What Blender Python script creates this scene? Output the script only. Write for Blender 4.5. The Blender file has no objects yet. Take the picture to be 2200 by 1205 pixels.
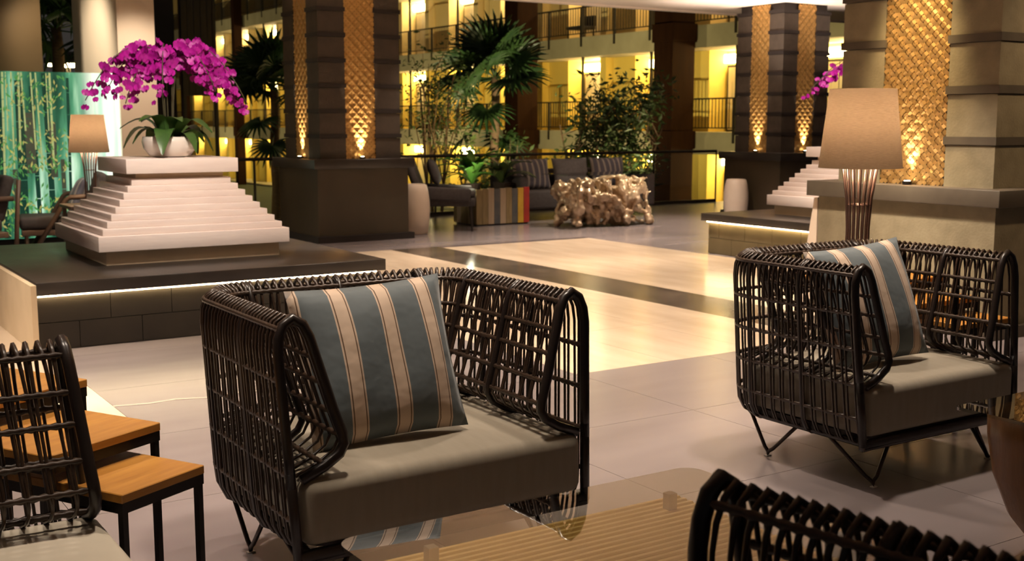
import bpy, bmesh, math, random
from mathutils import Vector, Matrix
PI = math.pi
random.seed(7)
scene = bpy.context.scene
COL = scene.collection

# ------------------------------------------------------------------ camera, world, lights, exposure
cam_data = bpy.data.cameras.new('camera')
cam = bpy.data.objects.new('camera', cam_data); COL.objects.link(cam)
cam.location = (0, 0, 1.3)
cam.rotation_euler = (math.radians(90 - 7.756), 0, math.radians(-32.864))
cam_data.sensor_width = 36.0
cam_data.lens = 36.0 * 2500 / 2200
cam_data.clip_start = 0.05; cam_data.clip_end = 300
cam_data.dof.use_dof = True
cam_data.dof.focus_distance = 3.4
cam_data.dof.aperture_fstop = 7.0
scene.camera = cam
vs = scene.view_settings
vs.view_transform = 'Standard'; vs.look = 'None'; vs.gamma = 1.0; vs.use_curve_mapping = False
vs.exposure = 0.65
world = bpy.data.worlds.new('night'); scene.world = world
world.use_nodes = True
world.node_tree.nodes['Background'].inputs[0].default_value = (0.55, 0.48, 0.42, 1)
world.node_tree.nodes['Background'].inputs[1].default_value = 0.04
WARM = (1.0, 0.72, 0.45)
SOFT = (1.0, 0.83, 0.67)

def spot(name, loc, target, power, angle, blend=0.6, color=WARM, radius=0.08):
    l = bpy.data.lights.new(name, 'SPOT'); l.energy = power; l.color = color
    l.spot_size = math.radians(angle); l.spot_blend = blend; l.shadow_soft_size = radius
    o = bpy.data.objects.new(name, l); COL.objects.link(o); o.location = loc
    o.rotation_euler = (Vector(target) - Vector(loc)).to_track_quat('-Z', 'Y').to_euler()
    return o
def point(name, loc, power, color=WARM, radius=0.05):
    l = bpy.data.lights.new(name, 'POINT'); l.energy = power; l.color = color; l.shadow_soft_size = radius
    o = bpy.data.objects.new(name, l); COL.objects.link(o); o.location = loc
    return o
# recessed ceiling downlights (x, y, power, cone)
CZ = 2.87
for x, y, p, a in [(4.4, 6.2, 260, 84), (4.4, 9.0, 300, 84), (6.9, 7.2, 300, 84), (6.9, 9.8, 340, 80), (0.2, 6.6, 330, 84),
                   (2.4, 5.2, 190, 92), (4.7, 4.3, 120, 92), (6.6, 11.2, 70, 84), (9.4, 11.0, 300, 90), (0.6, 4.6, 170, 90), (3.0, 11.2, 160, 90),
                   (2.75, 4.1, 130, 90)]:
    spot('downlight_lamp', (x, y, CZ - .05), (x, y, 0), p, a, 0.7, SOFT, 0.06)
spot('pyramid_lamp', (2.0, 6.0, CZ - .05), (2.4, 8.0, 0.9), 200, 52, 0.6, (1, .86, .74))
spot('pyramid_lamp', (7.6, 6.4, CZ - .05), (9.0, 8.0, 0.8), 220, 55, 0.6, (1, .86, .74))
spot('chair_lamp', (1.55, 3.0, CZ - .05), (1.55, 3.05, 0.5), 125, 70, 0.8, SOFT)
spot('chair_lamp', (3.60, 3.15, CZ - .05), (3.6, 3.1, 0.5), 150, 60, 0.8, SOFT)
spot('sofa_lamp', (0.3, 2.9, CZ - .05), (0.4, 2.5, 0.4), 85, 60, 0.8, SOFT)
spot('pedestal_fill', (4.9, 4.6, CZ - .05), (6.15, 4.5, 0.30), 250, 40, 0.9, SOFT)  # added unseen spots aimed low to brighten the olive pedestal
spot('pedestal_fill', (4.9, 5.3, CZ - .05), (6.15, 5.2, 0.30), 250, 40, 0.9, SOFT)
spot('panel_lamp', (5.75, 4.9, CZ - .05), (6.25, 4.93, 1.7), 190, 40, 0.9, (1, .74, .4))
spot('pier_wall_fill', (2.25, 13.85, CZ - .05), (3.43, 14.3, 1.9), 75, 90, 0.8, (1, .85, .62))  # added unseen spots that brighten the white pier and brown wall
spot('pier_wall_fill', (3.5, 12.3, CZ - .05), (3.65, 13.3, 1.6), 62, 70, 0.8, (1, .82, .62))
spot('column_fill', (7.0, 3.1, CZ - .05), (6.9, 4.33, 1.2), 60, 75, 0.8, WARM)  # added unseen spot to lift the olive column's right face
spot('pier_wall_fill', (1.8, 13.6, CZ - .05), (1.9, 14.4, 2.2), 11, 80, 0.8, WARM)
spot('ceiling_fill', (10.9, 11.2, 1.1), (10.9, 11.2, 2.87), 210, 84, 0.9, (1, .86, .78))  # added uplights without fittings, brighten the ceiling near the far column
spot('ceiling_fill', (9.2, 10.3, .1), (9.8, 12.0, 2.87), 170, 100, 0.9, (1, .80, .60))
spot('ceiling_fill', (12.3, 10.5, 1.2), (12.4, 10.6, 2.87), 110, 80, 0.9, (1, .86, .78))

# ------------------------------------------------------------------ helpers
class MB:
    def __init__(s): s.v = []; s.f = []
    def add(s, vs_, fs):
        b = len(s.v); s.v += [tuple(p) for p in vs_]; s.f += [tuple(i + b for i in q) for q in fs]; return s
    def box(s, x0, x1, y0, y1, z0, z1):
        return s.add([(x0,y0,z0),(x1,y0,z0),(x1,y1,z0),(x0,y1,z0),(x0,y0,z1),(x1,y0,z1),(x1,y1,z1),(x0,y1,z1)],
                     [(3,2,1,0),(4,5,6,7),(0,1,5,4),(1,2,6,5),(2,3,7,6),(3,0,4,7)])
    def tube(s, pts, r, n=6, closed=False, cap=True):
        P = [Vector(p) for p in pts]; m = len(P)
        R = r if isinstance(r, (list, tuple)) else [r] * m
        T = []
        for i in range(m):
            a = P[(i - 1) % m] if (i > 0 or closed) else P[0]
            b = P[(i + 1) % m] if (i < m - 1 or closed) else P[-1]
            t = (b - a); T.append(t.normalized() if t.length > 1e-9 else Vector((0, 0, 1)))
        u = T[0].orthogonal().normalized(); vs_ = []; fs = []
        for i in range(m):
            u = (u - T[i] * u.dot(T[i]))
            u = u.normalized() if u.length > 1e-6 else T[i].orthogonal().normalized()
            w = T[i].cross(u)
            for k in range(n):
                a = 2 * PI * k / n
                vs_.append(P[i] + (u * math.cos(a) + w * math.sin(a)) * R[i])
        for i in range(m if closed else m - 1):
            j = (i + 1) % m
            for k in range(n):
                k2 = (k + 1) % n
                fs.append((i*n+k, i*n+k2, j*n+k2, j*n+k))
        if cap and not closed:
            fs.append(tuple(range(n - 1, -1, -1))); fs.append(tuple((m-1)*n + k for k in range(n)))
        return s.add(vs_, fs)
    def lathe(s, prof, n=24, c=(0, 0, 0), cap=True):
        vs_ = []; fs = []; m = len(prof)
        for r, z in prof:
            for k in range(n):
                a = 2*PI*k/n; vs_.append((c[0]+r*math.cos(a), c[1]+r*math.sin(a), c[2]+z))
        for i in range(m-1):
            for k in range(n):
                k2 = (k+1) % n; fs.append((i*n+k, i*n+k2, (i+1)*n+k2, (i+1)*n+k))
        if cap:
            fs.append(tuple(range(n-1, -1, -1))); fs.append(tuple((m-1)*n+k for k in range(n)))
        return s.add(vs_, fs)
    def mesh(s, name, mat=None, smooth=False):
        me = bpy.data.meshes.new(name); me.from_pydata(s.v, [], s.f); me.update()
        if smooth:
            me.polygons.foreach_set('use_smooth', [True] * len(me.polygons))
        if mat: me.materials.append(mat)
        return me
    def build(s, name, mat, parent=None, smooth=False):
        return link(name, s.mesh(name, mat, smooth), parent)
def link(name, me, parent=None, loc=None, rot=None):
    o = bpy.data.objects.new(name, me); COL.objects.link(o)
    if parent: o.parent = parent
    if loc: o.location = loc
    if rot: o.rotation_euler = rot
    return o
def box(name, mat, parent, x0, x1, y0, y1, z0, z1, bev=0.0):
    if bev: return link(name, rbox((x1-x0, y1-y0, z1-z0), bev, 2, mat, name), parent, ((x0+x1)/2, (y0+y1)/2, (z0+z1)/2))
    return MB().box(x0, x1, y0, y1, z0, z1).build(name, mat, parent)
def rbox(size, bev, seg, mat, name='block', smooth=True, cuts=0, puff=0.0):
    bm = bmesh.new(); bmesh.ops.create_cube(bm, size=1)
    bmesh.ops.scale(bm, vec=size, verts=bm.verts)
    bmesh.ops.bevel(bm, geom=bm.edges[:], offset=bev, segments=seg, affect='EDGES', profile=0.5)
    if cuts:
        es = [e for e in bm.edges if e.calc_length() > min(size) * 0.6]
        bmesh.ops.subdivide_edges(bm, edges=es, cuts=cuts, use_grid_fill=True)
        for v in bm.verts:
            a = max(0, 1 - (2*v.co.x/size[0])**2) * max(0, 1 - (2*v.co.y/size[1])**2)
            if v.co.z > 0: v.co.z += puff * a
    me = bpy.data.meshes.new(name); bm.to_mesh(me); bm.free()
    if smooth: me.polygons.foreach_set('use_smooth', [True] * len(me.polygons))
    me.materials.append(mat); return me
def tag(o, label, cat, group=None, kind=None):
    if label: o['label'] = label
    if cat: o['category'] = cat
    if group: o['group'] = group
    if kind: o['kind'] = kind
    return o
def thing(name, label, cat, loc=(0, 0, 0), rz=0.0, group=None):
    o = bpy.data.objects.new(name, None); COL.objects.link(o); o.location = loc; o.rotation_euler = (0, 0, rz)
    o.empty_display_size = 0.1
    return tag(o, label, cat, group)
def struct(o): o['kind'] = 'structure'; return o
def dup(root, label, loc, rz, group=None):
    r = root.copy(); COL.objects.link(r); r.location = loc; r.rotation_euler = (0, 0, rz); r['label'] = label
    if group: r['group'] = group
    for ch in list(root.children):
        c = ch.copy(); COL.objects.link(c); c.parent = r
        for g in list(ch.children):
            d = g.copy(); COL.objects.link(d); d.parent = c
    return r

# ------------------------------------------------------------------ materials
def mat(name, c1, c2=None, scale=6.0, rough=0.5, metal=0.0, bump=0.0, bscale=None, stretch=(1, 1, 1), coord='pos',
        spec=0.5, trans=0.0, emit=None, estr=0.0, detail=4.0, rough2=None, coat=0.0, sheen=0.0, alpha=1.0, lo=0.3, hi=0.7):
    m = bpy.data.materials.new(name); m.use_nodes = True
    nt = m.node_tree; nd = nt.nodes; lk = nt.links
    b = nd['Principled BSDF']
    b.inputs['Base Color'].default_value = (*c1, 1); b.inputs['Roughness'].default_value = rough
    b.inputs['Metallic'].default_value = metal; b.inputs['Specular IOR Level'].default_value = spec
    b.inputs['Transmission Weight'].default_value = trans; b.inputs['Coat Weight'].default_value = coat
    b.inputs['Sheen Weight'].default_value = sheen; b.inputs['Alpha'].default_value = alpha
    if emit: b.inputs['Emission Color'].default_value = (*emit, 1); b.inputs['Emission Strength'].default_value = estr
    if c2 or bump or rough2 is not None:
        if coord == 'pos':
            src = nd.new('ShaderNodeNewGeometry').outputs['Position']
        else:
            src = nd.new('ShaderNodeTexCoord').outputs['Object']
        mp = nd.new('ShaderNodeMapping'); mp.inputs['Scale'].default_value = stretch
        lk.new(src, mp.inputs['Vector'])
        n = nd.new('ShaderNodeTexNoise'); n.inputs['Scale'].default_value = scale; n.inputs['Detail'].default_value = detail
        lk.new(mp.outputs[0], n.inputs['Vector'])
        if c2:
            r = nd.new('ShaderNodeValToRGB')
            r.color_ramp.elements[0].position = lo; r.color_ramp.elements[0].color = (*c1, 1)
            r.color_ramp.elements[1].position = hi; r.color_ramp.elements[1].color = (*c2, 1)
            lk.new(n.outputs['Fac'], r.inputs[0]); lk.new(r.outputs[0], b.inputs['Base Color'])
        if rough2 is not None:
            mr = nd.new('ShaderNodeMapRange'); mr.inputs[3].default_value = rough; mr.inputs[4].default_value = rough2
            lk.new(n.outputs['Fac'], mr.inputs[0]); lk.new(mr.outputs[0], b.inputs['Roughness'])
        if bump:
            n2 = nd.new('ShaderNodeTexNoise'); n2.inputs['Scale'].default_value = bscale or scale * 3; n2.inputs['Detail'].default_value = 5
            lk.new(mp.outputs[0], n2.inputs['Vector'])
            bp = nd.new('ShaderNodeBump'); bp.inputs['Strength'].default_value = bump; bp.inputs['Distance'].default_value = 0.02
            lk.new(n2.outputs['Fac'], bp.inputs['Height']); lk.new(bp.outputs[0], b.inputs['Normal'])
    return m
M = {}
M['floor_dark'] = mat('floor_dark', (.195, .165, .165), (.235, .20, .20), 1.6, .20, stretch=(.6, 2.2, 1), rough2=.30, spec=.5, detail=2)
M['floor_cream'] = mat('floor_cream', (.60, .47, .34), (.70, .56, .42), 2.0, .14, stretch=(3, .6, 1), rough2=.24)
M['floor_black'] = mat('floor_black', (.075, .058, .045), (.13, .10, .075), 2.5, .10, rough2=.2)
M['grout'] = mat('grout', (.15, .12, .11), rough=.6)
M['vein'] = mat('vein', (.62, .50, .40), rough=.3)
M['ceiling'] = mat('ceiling', (.72, .60, .50), rough=.8)
M['brownwall'] = mat('brownwall', (.075, .043, .014), (.085, .05, .017), 3, .6)
M['whitewall'] = mat('whitewall', (.80, .66, .52), rough=.7)
M['white_stone'] = mat('white_stone', (.78, .66, .60), (.84, .73, .66), 4, .45, stretch=(1, 1, 8), bump=.05)
M['cream_stone'] = mat('cream_stone', (.66, .52, .34), (.74, .59, .40), 5, .5, bump=.06)
M['cap_stone'] = mat('cap_stone', (.024, .019, .015), (.040, .032, .026), 3, .25, rough2=.42)
M['slate'] = mat('slate', (.021, .016, .011), (.032, .025, .017), 5, .5, bump=.08)
M['lit_olive_tile'] = mat('lit_olive_tile', (.10, .078, .036), (.13, .10, .05), 5, .5, bump=.08)  # olive tile with the golden LED glow painted into its colour
M['ped_stone'] = mat('ped_stone', (.048, .034, .017), (.064, .046, .024), 3, .45, stretch=(1, 1, .6), bump=.05)
M['block_stone'] = mat('block_stone', (.050, .036, .025), (.068, .050, .035), 12, .6, bump=.15, bscale=60)
M['band_stone'] = mat('band_stone', (.018, .012, .010), rough=.55)
M['olive_stone'] = mat('olive_stone', (.20, .165, .10), (.27, .225, .14), 9, .5, bump=.15, bscale=70)
M['olive_band'] = mat('olive_band', (.075, .058, .040), (.10, .08, .055), 6, .5)
M['gold'] = mat('gold', (.60, .36, .12), (.70, .44, .17), 20, .34, metal=.8)
M['gold_dim'] = mat('gold_dim', (.47, .27, .08), (.56, .33, .11), 20, .45, metal=.6)
M['rattan'] = mat('rattan', (.024, .013, .008), (.046, .026, .015), 40, .34, spec=.5, coord='obj')
M['rattan_dark'] = mat('rattan_dark', (.016, .010, .008), rough=.32)
M['steel_leg'] = mat('steel_leg', (.05, .036, .03), rough=.3, metal=.7)
M['pad'] = mat('pad', (.5, .45, .4), rough=.5)
M['cushion'] = mat('cushion', (.25, .215, .16), (.275, .238, .18), 8, .85, bump=.12, bscale=4, stretch=(5, 1, 1), coord='obj', sheen=.1)
M['cushion_pale'] = mat('cushion_pale', (.44, .39, .31), (.48, .43, .34), 8, .6, bump=.1, bscale=6, coord='obj')
M['wood'] = mat('wood', (.33, .135, .022), (.47, .22, .04), 5, .38, stretch=(1, 9, 9), coord='obj', bump=.04, detail=6)
M['wood_slat'] = mat('wood_slat', (.62, .36, .11), (.74, .46, .16), 6, .45, stretch=(1, 8, 8), coord='obj')
M['stump'] = mat('stump', (.10, .035, .008), (.24, .10, .022), 3.2, .4, stretch=(4, 4, .7), coord='obj', bump=.1, detail=7)
M['black_metal'] = mat('black_metal', (.014, .011, .010), rough=.4, metal=.3)
M['lamp_rod'] = mat('lamp_rod', (.20, .12, .10), rough=.35, metal=.6)
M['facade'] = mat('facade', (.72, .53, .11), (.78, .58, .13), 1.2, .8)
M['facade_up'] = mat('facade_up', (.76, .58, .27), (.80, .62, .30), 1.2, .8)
M['slab'] = mat('slab', (.36, .31, .19), (.44, .38, .24), 1.5, .85)
M['timber'] = mat('timber', (.020, .0065, .002), (.028, .010, .003), 3, .7, spec=.08, stretch=(3, 3, .4))
M['dark_timber'] = mat('dark_timber', (.018, .010, .006), rough=.6)
M['rail'] = mat('rail', (.035, .028, .018), rough=.5, metal=.3)
M['door_frame'] = mat('door_frame', (.03, .022, .015), rough=.5)
M['curtain'] = mat('curtain', (.62, .53, .36), (.74, .64, .45), 14, .8, stretch=(1, 3, .05), bump=.3, bscale=20)
M['transom'] = mat('transom', (.9, .8, .5), rough=.5, emit=(1, .78, .36), estr=16.0)
M['led'] = mat('led', (.9, .8, .6), rough=.5, emit=(1, .76, .42), estr=26.0)
M['bulb'] = mat('bulb', (.9, .8, .6), rough=.5, emit=(1, .8, .5), estr=20.0)
M['trunk'] = mat('trunk', (.16, .095, .05), (.24, .15, .08), 9, .85, bump=.4, stretch=(1, 1, 4))
M['palm_leaf'] = mat('palm_leaf', (.018, .05, .015), (.05, .10, .025), 3, .45, coord='pos')
M['leaf'] = mat('leaf', (.035, .075, .018), (.11, .14, .035), 3, .5)
M['leaf_bright'] = mat('leaf_bright', (.06, .22, .03), (.15, .34, .05), 6, .45)
M['orchid_leaf'] = mat('orchid_leaf', (.03, .085, .018), (.07, .15, .03), 9, .35)
M['orchid_stem'] = mat('orchid_stem', (.06, .05, .02), rough=.6)
M['petal'] = mat('petal', (.30, .002, .19), (.46, .008, .32), 40, .5)
M['petal_lip'] = mat('petal_lip', (.22, .002, .14), rough=.5)
M['ceramic'] = mat('ceramic', (.82, .74, .66), rough=.2, coat=.3)
M['stool'] = mat('stool', (.66, .54, .43), (.70, .58, .46), 8, .45)
M['soil'] = mat('soil', (.05, .03, .02), rough=.9)
M['garden'] = mat('garden', (.035, .045, .018), (.06, .07, .025), 2, .9)
M['root'] = mat('root', (.32, .20, .105), (.72, .56, .39), 7, .28, metal=.45, bump=.5, bscale=22, coord='obj')
M['dark_fabric'] = mat('dark_fabric', (.045, .036, .034), (.06, .05, .046), 30, .8)
M['grey_fabric'] = mat('grey_fabric', (.15, .15, .155), (.19, .19, .2), 30, .9)
M['lounge_wood'] = mat('lounge_wood', (.11, .065, .04), rough=.5)
M['plank_a'] = mat('plank_a', (.19, .13, .055), (.28, .20, .09), 10, .7, stretch=(3, 3, .5))
M['plank_b'] = mat('plank_b', (.33, .24, .15), (.40, .30, .2), 10, .7, stretch=(3, 3, .5))
M['plank_c'] = mat('plank_c', (.07, .075, .08), (.12, .11, .10), 10, .7)
M['plank_y'] = mat('plank_y', (.62, .38, .03), (.55, .30, .03), 10, .7)
M['plank_r'] = mat('plank_r', (.45, .03, .02), (.32, .03, .02), 10, .7)
M['steel'] = mat('steel', (.45, .42, .38), rough=.3, metal=1)

def glass_mat(name, tint=(.93, .96, .94), rough=0.0, refl=1.0):
    m = bpy.data.materials.new(name); m.use_nodes = True; nt = m.node_tree; nd = nt.nodes; lk = nt.links
    nd.remove(nd['Principled BSDF']); out = nd['Material Output']
    t = nd.new('ShaderNodeBsdfTransparent'); t.inputs[0].default_value = (*tint, 1)
    g = nd.new('ShaderNodeBsdfGlossy'); g.inputs['Roughness'].default_value = rough
    fr = nd.new('ShaderNodeFresnel'); fr.inputs[0].default_value = 1.5
    mu = nd.new('ShaderNodeMath'); mu.operation = 'MULTIPLY'; mu.use_clamp = True; mu.inputs[1].default_value = refl
    mx = nd.new('ShaderNodeMixShader')
    ge = nd.new('ShaderNodeNewGeometry'); fb = nd.new('ShaderNodeMath'); fb.operation = 'SUBTRACT'; fb.inputs[0].default_value = 1.0
    m2 = nd.new('ShaderNodeMath'); m2.operation = 'MULTIPLY'; lk.new(ge.outputs['Backfacing'], fb.inputs[1]); lk.new(fr.outputs[0], m2.inputs[0]); lk.new(fb.outputs[0], m2.inputs[1])
    lk.new(m2.outputs[0], mu.inputs[0]); lk.new(mu.outputs[0], mx.inputs[0]); lk.new(t.outputs[0], mx.inputs[1]); lk.new(g.outputs[0], mx.inputs[2])
    lk.new(mx.outputs[0], out.inputs[0]); return m
M['glass'] = glass_mat('glass')
M['glass_top'] = glass_mat('glass_top', (.92, .95, .92), 0.0, 2.7)

def shade_mat():
    m = bpy.data.materials.new('lamp_fabric'); m.use_nodes = True; nt = m.node_tree; nd = nt.nodes; lk = nt.links
    nd.remove(nd['Principled BSDF']); out = nd['Material Output']
    geo = nd.new('ShaderNodeTexCoord'); mp = nd.new('ShaderNodeMapping'); mp.inputs['Scale'].default_value = (14, 14, 120)
    n = nd.new('ShaderNodeTexNoise'); n.inputs['Scale'].default_value = 3
    r = nd.new('ShaderNodeValToRGB'); r.color_ramp.elements[0].color = (.055, .038, .025, 1); r.color_ramp.elements[1].color = (.10, .07, .046, 1)
    d = nd.new('ShaderNodeBsdfDiffuse'); t = nd.new('ShaderNodeBsdfTranslucent'); mx = nd.new('ShaderNodeMixShader'); mx.inputs[0].default_value = .62
    lk.new(geo.outputs['Object'], mp.inputs[0]); lk.new(mp.outputs[0], n.inputs['Vector']); lk.new(n.outputs['Fac'], r.inputs[0])
    lk.new(r.outputs[0], d.inputs[0]); lk.new(r.outputs[0], t.inputs[0])
    lk.new(d.outputs[0], mx.inputs[1]); lk.new(t.outputs[0], mx.inputs[2]); lk.new(mx.outputs[0], out.inputs[0]); return m
M['shade'] = shade_mat()

def stripe_mat(name, period, phase, blue=(.112, .136, .146), cream=(.62, .47, .35), line=(.13, .07, .035)):
    m = bpy.data.materials.new(name); m.use_nodes = True; nt = m.node_tree; nd = nt.nodes; lk = nt.links
    b = nd['Principled BSDF']; b.inputs['Roughness'].default_value = .75; b.inputs['Sheen Weight'].default_value = .15
    tc = nd.new('ShaderNodeTexCoord'); sx = nd.new('ShaderNodeSeparateXYZ')
    a = nd.new('ShaderNodeMath'); a.operation = 'MULTIPLY_ADD'; a.inputs[1].default_value = 1/period; a.inputs[2].default_value = phase
    fr = nd.new('ShaderNodeMath'); fr.operation = 'FRACT'
    r = nd.new('ShaderNodeValToRGB'); r.color_ramp.interpolation = 'CONSTANT'
    e = r.color_ramp.elements; e[0].position = 0; e[0].color = (*cream, 1); e[1].position = .035; e[1].color = (*line, 1)
    for p, c in ((.06, cream), (.31, line), (.335, cream), (.37, blue)):
        q = e.new(p); q.color = (*c, 1)
    lk.new(tc.outputs['Object'], sx.inputs[0]); lk.new(sx.outputs[0], a.inputs[0]); lk.new(a.outputs[0], fr.inputs[0])
    lk.new(fr.outputs[0], r.inputs[0]); lk.new(r.outputs[0], b.inputs['Base Color'])
    n = nd.new('ShaderNodeTexNoise'); n.inputs['Scale'].default_value = 7; n.inputs['Detail'].default_value = 3
    bp = nd.new('ShaderNodeBump'); bp.inputs['Strength'].default_value = .35; bp.inputs['Distance'].default_value = .03
    lk.new(tc.outputs['Object'], n.inputs['Vector']); lk.new(n.outputs['Fac'], bp.inputs['Height']); lk.new(bp.outputs[0], b.inputs['Normal'])
    return m
M['stripe'] = stripe_mat('stripe', .135, .963)
M['stripe_small'] = stripe_mat('stripe_small', .09, .2, (.09, .09, .12), (.34, .31, .28), (.10, .08, .08))

def bamboo_mat():
    m = bpy.data.materials.new('bamboo_print'); m.use_nodes = True; nt = m.node_tree; nd = nt.nodes; lk = nt.links
    b = nd['Principled BSDF']; b.inputs['Roughness'].default_value = .25
    tc = nd.new('ShaderNodeTexCoord')
    def noise(sc, scale, det=4, dist=0.0):
        mp = nd.new('ShaderNodeMapping'); mp.inputs['Scale'].default_value = sc; lk.new(tc.outputs['Object'], mp.inputs[0])
        n = nd.new('ShaderNodeTexNoise'); n.inputs['Scale'].default_value = scale; n.inputs['Detail'].default_value = det
        n.inputs['Distortion'].default_value = dist; lk.new(mp.outputs[0], n.inputs['Vector']); return n.outputs['Fac']
    def ramp(src, els, const=False):
        r = nd.new('ShaderNodeValToRGB'); e = r.color_ramp.elements
        if const: r.color_ramp.interpolation = 'CONSTANT'
        e[0].position = els[0][0]; e[0].color = (*els[0][1], 1); e[1].position = els[1][0]; e[1].color = (*els[1][1], 1)
        for p, c in els[2:]:
            q = e.new(p); q.color = (*c, 1)
        lk.new(src, r.inputs[0]); return r.outputs[0]
    def mix(f, a, c):
        x = nd.new('ShaderNodeMix'); x.data_type = 'RGBA'; lk.new(f, x.inputs[0]); lk.new(a, x.inputs[6]); lk.new(c, x.inputs[7]); return x.outputs[2]
    bw = lambda l, h: [(l, (0, 0, 0)), (h, (1, 1, 1))]
    back = ramp(noise((3, 1, .5), 1.5, 4), [(.30, (.008, .03, .018)), (.44, (.02, .095, .05)), (.55, (.06, .22, .12)), (.66, (.28, .50, .34)), (.78, (.75, .92, .76))])
    c = back
    # light glare painted into the print colours, mint white towards the right end
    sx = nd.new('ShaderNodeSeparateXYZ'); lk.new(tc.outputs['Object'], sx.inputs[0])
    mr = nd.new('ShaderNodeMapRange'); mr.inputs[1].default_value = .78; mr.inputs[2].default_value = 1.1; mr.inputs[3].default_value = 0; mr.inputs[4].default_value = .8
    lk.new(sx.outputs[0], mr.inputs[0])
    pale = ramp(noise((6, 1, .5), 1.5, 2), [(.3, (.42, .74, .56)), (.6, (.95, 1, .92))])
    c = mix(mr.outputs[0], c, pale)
    lk.new(c, b.inputs['Base Color']); lk.new(c, b.inputs['Emission Color']); b.inputs['Emission Strength'].default_value = .8
    return m
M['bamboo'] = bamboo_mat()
for nm, c in (('dark', (.008, .035, .022)), ('grey', (.045, .05, .032)), ('pale', (.30, .36, .15)), ('green', (.06, .20, .05)), ('yellow', (.30, .29, .09))):
    M['print_' + nm] = mat('print_' + nm, c, tuple(min(1, v*1.8) for v in c), 9, .25, emit=c, estr=.7)

# ------------------------------------------------------------------ the setting
floor = struct(box('floor', M['grout'], None, -3, 16, -2, 14.35, -.25, -.012))
_tiles = {}
def tiles(x0, x1, y0, y1, mk, sx, sy):
    nx = max(1, round((x1-x0)/sx)); ny = max(1, round((y1-y0)/sy)); w = (x1-x0)/nx; d = (y1-y0)/ny
    key = (mk, round(w, 4), round(d, 4))
    if key not in _tiles:
        g = .0012; _tiles[key] = MB().box(-w/2+g, w/2-g, -d/2+g, d/2-g, -.012, 0).mesh('floor_tile', M[mk])
    for i in range(nx):
        for j in range(ny):
            cx, cy = x0+(i+.5)*w, y0+(j+.5)*d
            az = math.degrees(math.atan2(cx, cy)); rr = math.hypot(cx, cy)
            if rr > 1.6 and (az < 4 or az > 63): continue
            link('floor_tile', _tiles[key], floor, (cx, cy, 0))
tiles(-1, 8, -.6, 4.8, 'floor_dark', .9, .9)
tiles(-1, 1.3, 4.8, 5.1, 'floor_dark', 1.15, .3)
tiles(1.3, 3.5, 4.8, 14.3, 'floor_dark', 1.1, .95)
tiles(-1, 1.3, 5.1, 13.2, 'floor_cream', .575, .9)
tiles(3.5, 5.4, 4.8, 10.65, 'floor_cream', .633, .9)
tiles(5.4, 5.95, 4.8, 10.65, 'floor_black', .55, 1.17)
tiles(5.95, 7.85, 4.8, 10.55, 'floor_cream', .633, .9)
tiles(7.85, 15, 4.8, 10.65, 'floor_dark', 1.02, .98)
tiles(3.5, 15, 10.65, 14.3, 'floor_dark', .96, .92)
v = MB()
pts = [(1.30, 5.40), (1.45, 5.37), (1.58, 5.38), (1.72, 5.34), (1.86, 5.36), (2.02, 5.33), (2.2, 5.335)]
vv = [(x, y - .008 - .006*(i % 2), .0012) for i, (x, y) in enumerate(pts)] + [(x, y + .008 + .006*((i+1) % 2), .0012) for i, (x, y) in enumerate(pts)]
v.add(vv, [(i, i+1, i+8, i+7) for i in range(6)]); v.build('stone_vein', M['vein'], floor)

ceiling = struct(MB().box(-3, 18, -2, 12.85, CZ, 3.15).build('ceiling', M['ceiling']))
box('edge_trim', M['ceiling'], ceiling, -3, 18, 12.85, 12.95, CZ - .02, 3.2)
box('ceiling_return', M['ceiling'], ceiling, -3, 4.4, 12.95, 15.6, CZ + .03, 3.15)
w = struct(box('wall_left', M['brownwall'], None, -1.5, 2.86, 14.42, 14.6, 0, 2.9))
w = struct(box('wall_white_pier', M['whitewall'], None, 3.43, 3.84, 13.3, 15.4, 0, 2.9))
box('pier_skirting', M['cream_stone'], w, 3.42, 3.85, 13.285, 13.3, 0, .12)
ground = struct(box('ground_garden', M['garden'], None, -12, 26, 14.4, 85, -2.3, -2.05))

mural = thing('bamboo_mural', 'backlit green bamboo forest panel behind the lounge chairs', 'mural', (2.17, 13.32, 0))
box('frame', M['black_metal'], mural, -1.0, 1.25, .0, .06, .0, .06)
for k in range(4):
    x0 = -1.0 + k*.562
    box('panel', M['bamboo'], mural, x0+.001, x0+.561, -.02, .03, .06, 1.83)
rnd = random.Random(77)
def printed(name, m, quads):
    mb = MB()
    for q in quads: mb.add(q, [tuple(range(len(q)))])
    o = mb.build(name, M[m], mural); o['kind'] = 'stuff'; return o
def stalk(x, w, z0, z1, lean=0.0):
    out = []; z = z0
    while z < z1:
        h = min(rnd.uniform(.16, .26), z1 - z)
        xa, xb = x + lean*(z - z0), x + lean*(z + h - z0)
        out.append([(xa - w/2, PY, z + .006), (xa + w/2, PY, z + .006), (xb + w/2, PY, z + h), (xb - w/2, PY, z + h)]); z += h
    return out
PY = -.0205; q = []
for x, w in ((-.30, .05), (-.12, .07), (.02, .06), (.20, .09), (.36, .045), (-.5, .06), (.50, .06), (.68, .03)): q += stalk(x, w, .06, rnd.uniform(1.5, 1.82), rnd.uniform(-.02, .02))
printed('dark_stalks', 'print_dark', q)
PY = -.0210; q = []
for x, w, z0, z1 in ((.30, .10, .75, 1.40), (.53, .07, .7, 1.30), (.62, .045, .4, .9), (.13, .05, .2, .8)): q += stalk(x, w, z0, z1)
printed('grey_stalks', 'print_grey', q)
PY = -.0215; q = []
for k in range(16):
    x = -.45 + k*.066 + rnd.uniform(-.02, .02); z0 = rnd.choice((.3, .8, 1.0, 1.2)); q += stalk(x, rnd.uniform(.010, .024), z0, 1.82, rnd.uniform(-.03, .03))
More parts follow.
